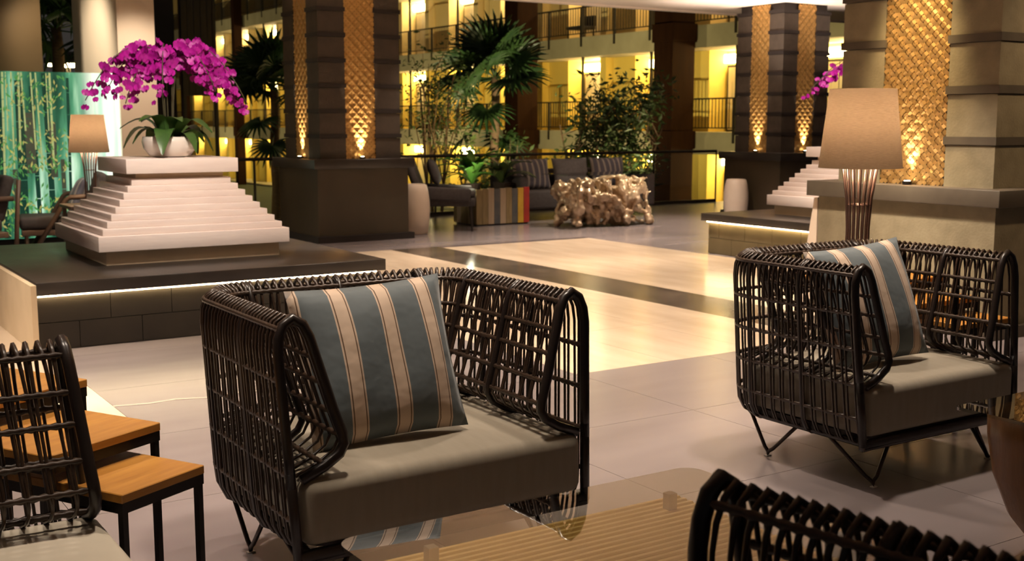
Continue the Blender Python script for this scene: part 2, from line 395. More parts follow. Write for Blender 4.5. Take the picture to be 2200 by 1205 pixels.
printed('pale_stalks', 'print_pale', q)
for nm, m, n, py in (('green_leaves', 'print_green', 520, -.0220), ('yellow_leaves', 'print_yellow', 420, -.0225)):
    q = []
    for k in range(n):
        zc, sd = rnd.choice(((.35, .14), (.35, .14), (1.1, .12), (1.62, .13), (.85, .08))); x = rnd.uniform(-.6, .68); z = max(.1, min(1.80, rnd.gauss(zc, sd)))
        a = rnd.uniform(-2.6, -.5); L = rnd.uniform(.035, .075); w_ = L*.16; dx, dz = math.cos(a)*L, math.sin(a)*L
        if z + dz < .07: continue
        q.append([(x, py, z), (x + dx*.5 - dz*.16, py, z + dz*.5 + dx*.16), (x + dx, py, z + dz), (x + dx*.5 + dz*.16, py, z + dz*.5 - dx*.16)])
    printed(nm, m, q)

# ------------------------------------------------------------------ columns
def weave(w, h, pitch, th):
    """woven lattice of flat strips in the x-z plane, facing -y, origin bottom centre"""
    mb = MB(); D = pitch * math.sqrt(2); hw = pitch * .40
    for sgn in (1, -1):
        n0 = int(-(w + h) / D) - 1; n1 = int((w + h) / D) + 2
        for k in range(n0, n1):
            c = k * D
            # strip centre line: x = -w/2 + t, z = c + sgn*t
            t0, t1 = 0, w
            if sgn > 0: t0 = max(t0, -c); t1 = min(t1, h - c)
            else: t0 = max(t0, c - h); t1 = min(t1, c)
            if t1 - t0 < pitch * .5: continue
            m = max(2, int((t1 - t0) / (D / 4)))
            vs_ = []; off = hw / math.sqrt(2)
            for i in range(m + 1):
                t = t0 + (t1 - t0) * i / m
                x = -w/2 + t; z = c + sgn * t
                ph = PI * 2 * t / D + (0 if sgn > 0 else PI)
                y = -th * (.6 + .5 * math.cos(ph + PI * k))
                vs_ += [(x - off, y, z + sgn*off), (x + off, y, z - sgn*off)]
            fs = [(2*i, 2*i+1, 2*i+3, 2*i+2) if sgn > 0 else (2*i, 2*i+2, 2*i+3, 2*i+1) for i in range(m)]
            mb.add(vs_, fs)
    return mb
def column(label, x0, y0, s, ov, zc, zt, course, gap, blk, bnd, ped, pitch, goldm, ped_h_band=.055, power=60):
    """shaft with near corner (x0,y0), side s; ov = pedestal overhang"""
    t = thing('stone_column', label, 'column', (x0 + s/2, y0 + s/2, 0))
    h = s/2; a = (s - gap)/2
    box('pedestal', M[ped], t, -h-ov, h+ov, -h-ov, h+ov, 0, zc-.07)
    box('plinth', M['band_stone'] if ped != 'olive_stone' else M['olive_band'], t, -h-ov-.03, h+ov+.05, -h-ov-.05, h+ov+.03, 0, .07)
    box('cap', M['cap_stone'] if ped != 'olive_stone' else M['olive_band'], t, -h-ov-.06, h+ov+.06, -h-ov-.06, h+ov+.06, zc-.07-ped_h_band*.6, zc, .004)
    box('core', M['band_stone'], t, -h+.03, h-.03, -h+.03, h-.03, zc, zt)
    g = .004
    bmesh_ = MB().box(-a/2, a/2, -a/2, a/2, 0, course*.84 - g).mesh('stone_block', M[blk])
    dmesh = MB().box(-a/2-.012, a/2+.012, -a/2-.012, a/2+.012, 0, course*.16).mesh('stone_band', M[bnd])
    z = zc
    while z < zt - .02:
        for sx, sy in ((-1, -1), (1, -1), (-1, 1)):
            cx, cy = sx*(h - a/2), sy*(h - a/2)
            if z + course*.84 <= zt: link('stone_block', bmesh_, t, (cx, cy, z))
            if z + course <= zt: link('stone_band', dmesh, t, (cx, cy, z + course*.84))
        z += course
    wm = weave(gap - .01, zt - zc - .01, pitch, pitch*.27).mesh('woven_panel', M[goldm])
    for rot, loc in ((0, (0, -h+.012, zc+.004)), (-PI/2, (-h+.012, 0, zc+.004))):
        p = link('woven_panel', wm, t, loc, (0, 0, rot)); p['kind'] = 'stuff'
        p['label'] = 'gold woven lattice panel'
    for nx, ny in ((0, -1), (-1, 0)):
        lx, ly = nx*(h + .035), ny*(h + .035)
        u = MB().lathe([(.03, 0), (.032, .022), (.026, .024)], 12, (lx, ly, zc)).build('uplight', M['black_metal'], t)
        MB().lathe([(.02, .0245), (.02, .026)], 10, (lx, ly, zc)).build('bulb', M['bulb'], u)
        L = spot('uplight_lamp', (lx, ly, zc + .03), (lx - nx*.16, ly - ny*.16, zc + 1.6), power*1.5, 46, 1.0, (1, .78, .55), .01)
        L.parent = t
    return t
column('dark banded stone column with gold woven strips behind the white pyramid', 5.10, 11.70, .97, .06, .90, CZ, .27, .36, 'block_stone', 'band_stone', 'ped_stone', .036, 'gold_dim', power=75)
column('far dark stone column with two uplit woven strips under the ceiling edge', 11.56, 11.25, .87, .10, .89, CZ, .27, .34, 'block_stone', 'band_stone', 'ped_stone', .036, 'gold_dim', power=75)
col3 = column('large olive stone column with bright gold woven panel behind the lamp', 6.25, 4.33, 1.2, .09, .90, CZ, .31, .50, 'olive_stone', 'olive_band', 'olive_stone', .036, 'gold', power=60)
MB().add([(-.69, .70, 0), (-.69, .86, 0), (-.69, .73, .78), (-.69, .70, .78), (-.25, .70, 0), (-.25, .86, 0), (-.25, .73, .78), (-.25, .70, .78)],
         [(0,3,2,1), (4,5,6,7), (0,1,5,4), (1,2,6,5), (2,3,7,6), (3,0,4,7)]).build('sloped_cheek', M['whitewall'], col3)['label'] = 'pale sloped stone cheek'

# ------------------------------------------------------------------ stepped pyramids on lit platforms
def platform(label, x0, x1, y0, y1, face_led, cream_left, tm='slate'):
    t = thing('stone_platform', label, 'platform', ((x0+x1)/2, (y0+y1)/2, 0))
    hx, hy = (x1-x0)/2, (y1-y0)/2; i = .055
    box('body', M['slate'], t, -hx+i+.012, hx-i-.012, -hy+i+.012, hy-i-.012, 0, .325)
    box('cap', M['cap_stone'], t, -hx, hx, -hy, hy, .325, .40, .003)
    tw = .36; g = .002
    for row, (za, zb) in enumerate(((0.004, .158), (.162, .322))):
        n = int((2*hx - 2*i) / tw) + 2
        for k in range(n):
            i2 = .002 if cream_left else i
            a = -hx + i + (k - (.5 if row == 0 else 0)) * tw; b = a + tw
            a = max(a, -hx+i2) if k else -hx + i2; b = min(b, hx-i)
            if b - a > .03: box('tile', M[tm], t, a+g, b-g, -hy+i, -hy+i+.02, za, zb)
        n = int((2*hy - 2*i) / tw) + 2
        for k in range(n):
            a = -hy + i + (k - (.5 if row == 0 else 0)) * tw; b = a + tw
            a = max(a, -hy+i+.02); b = min(b, hy-i)
            if b - a > .03 and not cream_left: box('tile', M[tm], t, -hx+i, -hx+i+.02, a+g, b-g, za, zb)
    if cream_left:
        for k in range(4):
            L = 2*hy/4; box('side_panel', M['cream_stone'], t, -hx-.03, -hx+.001, -hy+.004+k*L, -hy+(k+1)*L, 0, .385)
    st = .010
    if 'y' in face_led: box('light_strip', M['led'], t, -hx+.01, hx-i, -hy+.030, -hy+.030+st, .314, .3245)
    if 'x' in face_led: box('light_strip', M['led'], t, -hx+.030, -hx+.030+st, -hy+i, hy-i, .314, .3245)
    return t
platform('low dark stone platform with glowing edge carrying the orchid pyramid', 1.27, 3.46, 6.90, 9.2, 'y', True)
platform('far low stone platform with glowing edge beside the olive column', 7.88, 10.1, 6.3, 8.72, 'x', False, 'lit_olive_tile')
def pyramid(label, cx, cy, k=1.0):
    t = thing('stepped_pyramid', label, 'pyramid', (cx, cy, .4))
    def sq(name, m, h, z0, z1, bev=.003): box(name, M[m], t, -h*k, h*k, -h*k, h*k, z0, z1, bev)
    sq('base_block', 'cream_stone', .575, 0, .092)
    sq('slab', 'white_stone', .63, .092, .190)
    z = .190
    for i in range(8):
        sq('step', 'white_stone', .63 - .037*(i+1), z, z + .0425); z += .0425
    sq('neck', 'cream_stone', .295, z, z + .035); z += .035
    sq('crown_block', 'white_stone', .375, z, z + .095)
    return .4 + z + .095
ztop = pyramid('large white stepped stone pyramid carrying the purple orchid', 2.38, 8.08)
pyramid('far white stepped stone pyramid half hidden by the lamp', 8.98, 7.66)

# ------------------------------------------------------------------ orchids
def petal_pts(L, W, ang, tilt, y0=0):
    n = 4; vs_ = []
    ca, sa = math.cos(ang), math.sin(ang)
    for i, (t, w_) in enumerate(((0, .12), (.35, .85), (.7, 1.0), (1, .35))):
        y = y0 - tilt * t * t
        for s in (-1, 1):
            px, pz = t*L, s*w_*W/2
            vs_.append((px*ca - pz*sa, y + .004*abs(s)*(t > .2), px*sa + pz*ca))
    return vs_, [(2*i, 2*i+1, 2*i+3, 2*i+2) for i in range(3)]
fl = MB()
for a, L, W in ((90, .036, .026), (215, .034, .024), (325, .034, .024), (15, .042, .046), (165, .042, .046)):
    fl.add(*petal_pts(L, W, math.radians(a), .008))
FLOWER = fl.mesh('blossom', M['petal'], True)
lp = MB().add(*petal_pts(.026, .018, math.radians(270), .016, -.004)); LIP = lp.mesh('lip', M['petal_lip'], True)
def orchid_leaf(L, W):
    mb = MB(); n = 8; vs_ = []
    for i in range(n+1):
        t = i/n; w_ = W * math.sin(PI * min(1, (t*.9+.08)))**.7
        y = 0; z = .35*L*math.sin(t*PI*.75) - .55*L*t*t*t
        vs_ += [(-w_/2, t*L, z + .012), (0, t*L, z), (w_/2, t*L, z + .012)]
    fs = []
    for i in range(n):
        for k in range(2): fs.append((3*i+k, 3*i+k+1, 3*i+k+4, 3*i+k+3))
    return mb.add(vs_, fs).mesh('leaf', M['orchid_leaf'], True)
OLEAF = orchid_leaf(.26, .125)
def orchid(label, loc, arcs, seed, bowl=True):
    rnd = random.Random(seed)
    t = thing('orchid_bowl', label, 'plant', loc)
    b = MB().lathe([(.10, 0), (.14, .012), (.175, .06), (.185, .105), (.178, .14), (.168, .14), (.172, .10)], 32).build('bowl', M['ceramic'], t, True)
    MB().lathe([(.165, .125), (.08, .14), (.01, .145)], 20).build('soil', M['soil'], t, True)
    for k in range(15):
        a = k * 2*PI/15 + rnd.uniform(-.2, .2)
        s = rnd.uniform(.75, 1.1)
        o = link('leaf', OLEAF, t, (.06*math.cos(a), .06*math.sin(a), .13), (rnd.uniform(.1, .8) if k % 2 else rnd.uniform(-.25, .15), 0, a - PI/2)); o.scale = (s, s, s)
    for (az, reach, top, drop, nf) in arcs:
        ca, sa = math.cos(az), math.sin(az); pts = []
        for i in range(15):
            u = i/14
            if u < .5:
                q = u/.5; r = .03 + reach*.18*q*q; z = .14 + (top-.14)*math.sin(q*PI/2)
            else:
                q = (u-.5)/.5; r = .03 + reach*(.18 + .82*q); z = top - drop*q*q + .03*math.sin(q*PI)
            pts.append((r*ca, r*sa, z))
        MB().tube(pts, [.0045]*8 + [.0035]*7, 5).build('stem', M['orchid_stem'], t, True)
        for k in range(2*nf):
            u = .42 + .58*(k*.5+.3)/nf; i = u*14; i0 = min(13, int(i)); f = i - i0
            p = Vector(pts[i0]).lerp(Vector(pts[i0+1]), f)
            p += Vector((rnd.uniform(-.05, .05), rnd.uniform(-.05, .05), rnd.uniform(-.12, .02)))
            s = rnd.uniform(.72, 1.1) * (1.05 - .4*max(0, u-.75)/.25)
            rz = rnd.uniform(-1.1, 1.1) + math.radians(-20)
            o = link('blossom', FLOWER, t, p, (rnd.uniform(-.5, .4), rnd.uniform(-.5, .5), rz)); o.scale = (s, s, s)
            if k % 2 == 0:
                l = link('lip', LIP, o)
    return t
R_ = math.radians
arcs1 = [(R_(190), .55, .74, .36, 24), (R_(170), .36, .70, .24, 20), (R_(215), .40, .66, .30, 18), (R_(245), .20, .76, .36, 16),
         (R_(-35), .52, .76, .40, 24), (R_(-15), .42, .76, .28, 22), (R_(-60), .40, .74, .30, 22), (R_(15), .30, .74, .26, 16), (R_(120), .25, .72, .3, 10), (R_(-25), .46, .70, .34, 20)]
orchid('magenta orchid in a white bowl on top of the large pyramid', (2.405, 8.08, ztop), arcs1, 3)
arcs2 = [(R_(147), .62, .78, .26, 18), (R_(138), .52, .84, .24, 14), (R_(-30), .45, .9, .3, 12)]
orchid('magenta orchid on the far pyramid behind the lamp shade', (9.06, 7.60, ztop), arcs2, 5)
R_ = math.radians
def rrect(x0, x1, y0, y1, r, n=6):
    out = []
    for cx, cy, a0 in ((x1-r, y1-r, 0), (x0+r, y1-r, 90), (x0+r, y0+r, 180), (x1-r, y0+r, 270)):
        for k in range(n+1):
            a = R_(a0 + 90*k/n); out.append((cx + r*math.cos(a), cy + r*math.sin(a)))
    return out
def prism(poly, z0, z1):
    n = len(poly)
    return MB().add([(x, y, z0) for x, y in poly] + [(x, y, z1) for x, y in poly],
                    [tuple(range(n-1, -1, -1)), tuple(range(n, 2*n))] + [(i, (i+1) % n, n+(i+1) % n, n+i) for i in range(n)])
# ------------------------------------------------------------------ rattan seating
PROF = [(.055, .160), (.020, .178), (.003, .215), (0, .27), (0, .36), (0, .45), (0, .54), (0, .63), (0, .705), (.006, .748), (.022, .783), (.048, .80),
        (.074, .783), (.090, .748), (.104, .69), (.122, .62), (.140, .55), (.160, .485), (.164, .458), (.148, .432), (.10, .405), (.03, .378)]
TOP_I = 11
class Shell:
    def __init__(s, W, D, r=.18):
        s.W, s.D, s.r = W, D, r
        s.a = D - r; s.c = PI*r/2; s.b = W - 2*r
        s.L = 2*s.a + 2*s.c + s.b
    def at(s, q):
        W, D, r = s.W, s.D, s.r
        if q <= s.a: return Vector((-W/2, -D/2 + q, 0)), Vector((1, 0, 0))
        q -= s.a
        if q <= s.c:
            th = q/r; n = Vector((math.cos(th), -math.sin(th), 0)); c = Vector((-W/2 + r, D/2 - r, 0)); return c - n*r, n
        q -= s.c
        if q <= s.b: return Vector((-W/2 + r + q, D/2, 0)), Vector((0, -1, 0))
        q -= s.b
        if q <= s.c:
            th = q/r; n = Vector((-math.sin(th), -math.cos(th), 0)); c = Vector((W/2 - r, D/2 - r, 0)); return c - n*r, n
        q -= s.c
        return Vector((W/2, D/2 - r - q, 0)), Vector((-1, 0, 0))
    def pt(s, q, u, z):
        q = max(0, min(s.L, q)); p, n = s.at(q); p = p + n*u
        k = (z - .17)/.63; y = p.y + .05*k*max(0, min(1, (.1 - p.y)/(s.D/2))) - .03*(1-k)*max(0, p.y)/(s.D/2)
        return Vector((p.x*(1 - .06*(1-k)), y, z))
def rattan_seat(name, label, cat, W, D, cush, group=None):
    t = thing(name, label, cat, group=group)
    S = Shell(W, D); sp = .0265; n = int(round(S.L / sp)); sp = S.L / n
    for i in range(1, n):
        q0 = i*sp; sk = sp*.62*(1 if i % 2 else -1); pts = []
        for k, (u, z) in enumerate(PROF):
            if k > TOP_I: q = q0 + sk*(k - TOP_I)/(len(PROF) - 1 - TOP_I)
            else: q = q0 - sk*.45*(TOP_I - k)/TOP_I
            pts.append(S.pt(q, u, z))
        MB().tube(pts, [.0042 + .0022*max(0, 1 - abs(k - TOP_I)/3.5) for k in range(len(PROF))], 5).build('strand', M['rattan'], t, True)
    def band(u, z, r0=.0062, r1=.0092, q0=0, q1=S.L):
        m = 2*n; pts = [S.pt(q0 + (q1-q0)*k/m, u, z) for k in range(m+1)]
        MB().tube(pts, [r1 if k % 2 == 0 else r0 for k in range(m+1)], 6).build('band', M['rattan'], t, True)
    for z in (.265, .385, .51, .635): band(.004, z)
    for u, z in ((.014, .772), (.082, .772), (.104, .69), (.122, .62), (.143, .54), (.160, .475), (.10, .410)): band(u, z)
    npost = max(7, int(round(S.L/.29)))
    for k in range(1, npost):
        q = S.L*k/npost
        MB().tube([S.pt(q, u + .004, z - .004) for u, z in PROF], .0105, 6).build('post', M['rattan_dark'], t, True)
    for q in (.0, S.L):
        loop = [S.pt(q, u, z) for u, z in PROF[4:]]
        MB().tube(loop, .0145, 8).build('arm_loop', M['rattan_dark'], t, True)
        MB().tube([S.pt(q, 0, .40), S.pt(q, 0, .3), S.pt(q, 0, .17)], .0145, 8).build('front_post', M['rattan_dark'], t, True)
    m = 60
    base = [S.pt(S.L*k/m, .05, .166) for k in range(m+1)]
    MB().tube([base[0] + Vector((-.05, 0, 0))] + base + [base[-1] + Vector((.05, 0, 0))], .0135, 7, closed=True).build('base_frame', M['rattan_dark'], t, True)
    box('front_rail', M['rattan_dark'], t, -W/2 + .02, W/2 - .02, -D/2 - .012, -D/2 + .016, .155, .192, .006)
    prism(rrect(-W/2 + .06, W/2 - .06, -D/2 + .02, D/2 - .09, .17), .172, .196).build('seat_deck', M['dark_fabric'], t)
    cw, cd = W - .085, D - .10
    nseat = max(1, round(W/.95)); cw1 = cw/nseat
    cm = rbox((cw1 - .004, cd, .180), .035, 4, M[cush], 'seat_cushion', True, 7, .012)
    for k in range(nseat):
        link('seat_cushion', cm, t, (-cw/2 + cw1*(k+.5), -D/2 + cd/2 - .012, .197 + .09))
    legs = []
    for sx in (-1, 1):
        legs.append(((sx*(W/2-.13), -.345), (sx*(W/2-.22), -.335), (sx*(W/2-.075), -.17)))
        legs.append(((sx*(W/2-.10), .15), (sx*(W/2-.075), .22), (sx*(W/2-.085), -.02)))
    for f, a, b in legs:
        fv = Vector((f[0], f[1], .0085)); av = Vector((a[0], a[1], .165)); bv = Vector((b[0], b[1], .165))
        pts = [av, av.lerp(fv, .5), av.lerp(fv, .82) , av.lerp(fv, .95) + (bv-fv)*.03, fv, bv.lerp(fv, .95) + (av-fv)*.03, bv.lerp(fv, .82), bv.lerp(fv, .5), bv]
        l = MB().tube(pts, .0075, 7).build('leg', M['steel_leg'], t, True)
        box('foot_pad', M['pad'], l, f[0]-.012, f[0]+.012, f[1]-.008, f[1]+.008, 0, .004)
    return t
GA = 'dark rattan armchairs of the lounge'
ch1 = rattan_seat('rattan_armchair', 'dark rattan armchair in the middle with a big upright striped pillow', 'armchair', .98, .81, 'cushion', GA)
ch1.location = (1.568, 3.14, 0)
ch2 = rattan_seat('rattan_armchair', 'dark rattan armchair seen from its side before the table lamp', 'armchair', .92, .75, 'cushion', GA)
ch2.location = (3.615, 3.035, 0)
sofa = rattan_seat('rattan_sofa', 'dark rattan sofa with pale seat cushion beside the nesting tables', 'sofa', 1.9, .76, 'cushion_pale', 'dark rattan sofas of the lounge')
sofa.location = (.232, 1.89, 0); sofa.rotation_euler = (0, 0, PI/2)
dup(sofa, 'nearest dark rattan sofa with only its arm rim in frame', (2.062, 1.02, 0), PI + math.radians(10.5))

def pillow_mesh(w, h, th, m, name='pillow', seed=0):
    rnd = random.Random(seed); N = 18; vs_ = []; fs = []
    for side in (-1, 1):
        for j in range(N+1):
            for i in range(N+1):
                a = 2*i/N - 1; b = 2*j/N - 1
                k = ((1 - abs(a)**2.6) * (1 - abs(b)**2.6))
                px = a*w/2*(1 - .05*(1 - b*b)); pz = b*h/2*(1 - .05*(1 - a*a))
                y = side*th/2*(max(0, k)**.55) + .006*math.sin(5*a + 3*b*side + seed)*(k > 0)*k
                vs_.append((px, y, pz))
    K = (N+1)*(N+1)
    for s in (0, 1):
        for j in range(N):
            for i in range(N):
                q = (s*K + j*(N+1)+i, s*K + j*(N+1)+i+1, s*K + (j+1)*(N+1)+i+1, s*K + (j+1)*(N+1)+i)
                fs.append(q if s == 0 else q[::-1])
    me = bpy.data.meshes.new(name); me.from_pydata(vs_, [], fs); me.update()
    bm = bmesh.new(); bm.from_mesh(me); bmesh.ops.remove_doubles(bm, verts=bm.verts, dist=1e-5); bm.to_mesh(me); bm.free()
    me.polygons.foreach_set('use_smooth', [True]*len(me.polygons)); me.materials.append(M[m]); return me
PM = pillow_mesh(.49, .47, .15, 'stripe', seed=1)
p1 = link('throw_pillow', PM, None, (1.485, 3.02, .398 + .213), (R_(-20), R_(-2.5), R_(-3)))
tag(p1, 'blue and cream striped pillow in the middle armchair', 'pillow', 'striped lounge pillows')
p2 = link('throw_pillow', PM, None, (3.53, 2.96, .398 + .215), (R_(-20), R_(-4), R_(-4)))
tag(p2, 'blue and cream striped pillow in the side-on armchair', 'pillow', 'striped lounge pillows')

# ------------------------------------------------------------------ tables
def nest_table(label, corner, rz, w, l, z, group):
    """corner = front right corner; w along local -x, l along local +y"""
    t = thing('nesting_table', label, 'table', (corner[0], corner[1], 0), rz, group)
    link('table_top', rbox((w, l, .022), .002, 1, M['wood'], 'table_top', False), t, (-w/2, l/2, z - .011))
    f = MB(); b = .018
    f.box(-w+.002, -.002, .002, .002+b, z-.048, z-.0225); f.box(-w+.002, -.002, l-.002-b, l-.002, z-.048, z-.0225)
    f.box(-w+.002, -w+.002+b, .002+b, l-.002-b, z-.048, z-.0225); f.box(-.002-b, -.002, .002+b, l-.002-b, z-.048, z-.0225)
    f.build('frame', M['black_metal'], t)
    for x in (-w+.004, -.004-.016):
        for y in (.004, l-.02):
            box('leg', M['black_metal'], t, x, x+.016, y, y+.016, 0, z-.048)
    return t
GN1 = 'nesting tables beside the sofa'; GN2 = 'nesting tables behind the side-on armchair'
rz = R_(29)
nest_table('lowest wooden nesting table with black legs beside the sofa', (.885, 2.788), rz, .27, .42, .45, GN1)
nest_table('middle wooden nesting table stepped above the lowest by the sofa', (.839, 2.997), rz, .36, .46, .52, GN1)
nest_table('tallest wooden nesting table at the back beside the sofa', (.73, 3.312), rz, .45, .46, .59, GN1)
nest_table('tallest wooden nesting table under the table lamp', (4.62, 3.42), R_(0), .56, .46, .59, GN2)
nest_table('middle wooden nesting table seen through the side-on armchair', (4.60, 3.22), R_(0), .46, .42, .52, GN2)
nest_table('lowest wooden nesting table seen through the side-on armchair', (4.58, 3.04), R_(0), .36, .40, .45, GN2)

ct = thing('coffee_table', 'glass topped coffee table over ribbed pale wood before the middle armchair', 'table', (1.47, 1.82, 0))
prism(rrect(-.50, .50, -.38, .38, .05), .410, .420).build('glass_top', M['glass_top'], ct)
nsl = 28; sw = .68/nsl
slm = rbox((.84, sw - .006, .03), .004, 1, M['wood_slat'], 'slat', False)
for k in range(nsl): link('slat', slm, ct, (0.0, -.34 + sw*(k+.5), .355))
box('under_board', M['wood_slat'], ct, -.41, .41, -.335, .335, .30, .339)
for sx in (-1, 1):
    for sy in (-1, 1):
        box('standoff', M['steel'], ct, sx*.33-.012, sx*.33+.012, sy*.26-.012, sy*.26+.012, .370, .4099)
        box('leg', M['wood_slat'], ct, sx*.36-.03, sx*.36+.03, sy*.29-.03, sy*.29+.03, 0, .30)
st = thing('stump_table', 'rounded wooden block side table with glass top at the frame edge', 'table', (3.30, 1.86, 0))
mb = MB(); prof = [(.10, .0), (.155, .03), (.215, .12), (.255, .24), (.272, .36), (.275, .435)]
n = 28; vs_ = []
for r, z in prof:
    for k in range(n):
        a = 2*PI*k/n; ca, sa = math.cos(a), math.sin(a); e = (abs(ca)**5 + abs(sa)**5)**(-1/5)
        vs_.append((r*e*ca, r*e*sa, z))
fs = [(i*n+k, i*n+(k+1) % n, (i+1)*n+(k+1) % n, (i+1)*n+k) for i in range(len(prof)-1) for k in range(n)]
fs += [tuple(range(n-1, -1, -1)), tuple((len(prof)-1)*n + k for k in range(n))]
mb.add(vs_, fs).build('wood_block', M['stump'], st, True)
prism(rrect(-.30, .40, -.34, .31, .02), .4352, .4452).build('glass_top', M['glass_top'], st)

def table_lamp(label, loc, power):
    t = thing('table_lamp', label, 'lamp', loc, 0, 'dark shaded lamps')
    MB().lathe([(.09, 0), (.092, .012), (.05, .018)], 24).build('base', M['lamp_rod'], t, True)
    for k in range(16):
        a = 2*PI*k/16; pts = []
        for z, r in ((.015, .06), (.10, .052), (.22, .050), (.36, .058), (.50, .078)):
            pts.append((r*math.cos(a), r*math.sin(a), z))
        MB().tube(pts, [.0042 + .0022*max(0, 1 - abs(k - TOP_I)/3.5) for k in range(len(PROF))], 5).build('rod', M['lamp_rod'], t, True)
    MB().tube([(.053*math.cos(2*PI*k/24), .053*math.sin(2*PI*k/24), .33) for k in range(24)], .003, 5, closed=True).build('ring', M['lamp_rod'], t, True)
    s = MB().lathe([(.190, .50), (.188, .505), (.150, .86)], 40, cap=False).build('lamp_shade', M['shade'], t, True)
    MB().tube([(0, 0, .50), (0, 0, .68)], .008, 6).build('socket', M['lamp_rod'], t)
    MB().lathe([(.012, .68), (.03, .72), (.026, .75), (.005, .765)], 12).build('bulb', M['bulb'], t, True)
    L = point('lamp_glow', (0, 0, .72), power, (1, .72, .45), .035); L.parent = t
    return t
table_lamp('large dark fabric table lamp on slender rods before the gold column', (4.285, 3.665, .59), 64)
table_lamp('small dark fabric table lamp in front of the bamboo mural', (2.70, 11.70, .51), 75)

# ------------------------------------------------------------------ lounge corner before the mural
tb = thing('side_table', 'dark wooden side table under the small lamp by the mural', 'table', (2.70, 11.70, 0))
box('table_top', M['lounge_wood'], tb, -.25, .25, -.25, .25, .48, .51, .004)
for sx in (-1, 1):
    for sy in (-1, 1): box('leg', M['lounge_wood'], tb, sx*.21-.018, sx*.21+.018, sy*.21-.018, sy*.21+.018, 0, .48)
def lounge(label, loc, rz):
    t = thing('lounge_chair', label, 'chair', loc, rz, 'lounge chairs by the mural')
    W = .74
    box('seat_cushion', M['dark_fabric'], t, -W/2+.05, W/2-.05, -.42, .30, .24, .36, .03)
    box('seat_frame', M['lounge_wood'], t, -W/2+.02, W/2-.02, -.40, .34, .18, .235, .006)
    b = link('back_cushion', rbox((W-.12, .12, .46), .04, 3, M['dark_fabric'], 'back_cushion'), t, (0, .33, .56), (R_(-16), 0, 0))
    for s in (-1, 1):
        x = s*(W/2 - .02)
        MB().tube([(x, -.30, .02), (x, -.12, .30), (x, .02, .53), (x, .06, .555), (x, .40, .56)], .026, 6).build('arm', M['lounge_wood'], t, True)
        MB().tube([(x, .40, .0), (x, .42, .3), (x, .46, .74)], .024, 6).build('back_post', M['lounge_wood'], t, True)
        MB().tube([(x*.9, -.36, 0), (x*.9, -.36, .2)], .02, 6).build('leg', M['lounge_wood'], t)
    return t
lounge('dark lounge chair with sloping arms behind the pyramid platform', (2.60, 12.5, 0), R_(-100))
lounge('dark lounge chair cut by the frame edge before the mural', (1.62, 12.45, 0), R_(-80))
PS = pillow_mesh(.46, .40, .14, 'stripe_small', seed=4)
o = link('throw_pillow', PS, None, (2.74, 12.47, .55), (R_(-22), 0, R_(-100)))
tag(o, 'grey striped pillow in the lounge chair by the mural', 'pillow')

# ------------------------------------------------------------------ seating by the balustrade
def barrel_stool(label, loc, s=1.0):
    pr = [(.135, 0), (.15, .01), (.168, .12), (.178, .26), (.176, .36), (.16, .48), (.142, .545), (.135, .55)]
    t = thing('barrel_stool', label, 'stool', loc, 0, 'pale barrel stools')
    MB().lathe([(r*s, z*s) for r, z in pr], 28).build('body', M['stool'], t, True)
    MB().lathe([(.128*s, .55*s), (.125*s, .556*s)], 28).build('lid', M['stool'], t)
    return t
barrel_stool('pale barrel stool beside the banded column pedestal', (6.42, 12.05, 0), 1.05)
barrel_stool('pale barrel stool before the far column', (11.22, 11.72, 0), .95)
gc = thing('wicker_chair', 'dark wicker chair on thin legs beside the pale stool', 'chair', (7.04, 12.38, 0), R_(58))
box('seat', M['dark_fabric'], gc, -.36, .36, -.36, .34, .30, .40, .02)
box('seat_cushion', M['dark_fabric'], gc, -.32, .32, -.36, .26, .40, .48, .03)
link('backrest', rbox((.74, .09, .54), .04, 3, M['dark_fabric'], 'backrest'), gc, (0, .37, .62), (R_(-20), 0, 0))
for s in (-1, 1):
    link('arm', rbox((.06, .66, .16), .025, 3, M['dark_fabric'], 'arm'), gc, (s*.36, .02, .45), (R_(3), 0, 0))
    for y in (-.30, .30): MB().tube([(s*.31, y, .30), (s*.33, y*1.08, 0)], [.018, .011], 6).build('leg', M['rattan_dark'], gc)
o = link('throw_pillow', pillow_mesh(.42, .34, .13, 'dark_fabric', seed=6), None, (6.94, 12.5, .70), (R_(-20), 0, R_(58)))
tag(o, 'dark pillow leaning in the wicker chair by the column', 'pillow')

pl = thing('plank_planter', 'planter box of multicoloured reclaimed planks beside the root table', 'planter', (7.93, 12.75, 0))
box('liner', M['soil'], pl, -.36, .36, -.24, .24, .02, .42)
cols = ['plank_a', 'plank_a', 'plank_b', 'plank_c', 'plank_b', 'plank_a', 'plank_c', 'plank_y', 'plank_r']
pw = .80/9
for k, c in enumerate(cols): box('plank', M[c], pl, -.40+k*pw+.002, -.40+(k+1)*pw-.002, -.27, -.242, .02, .46 + .006*(k % 3))
for k in range(6):
    a = -.27 + .54*k/6; box('plank', M[('plank_a', 'plank_b', 'plank_a')[k % 3]], pl, -.40, -.37, a+.03, a+.03+.085, .02, .46)
box('base', M['black_metal'], pl, -.38, .38, -.26, .26, 0, .02)

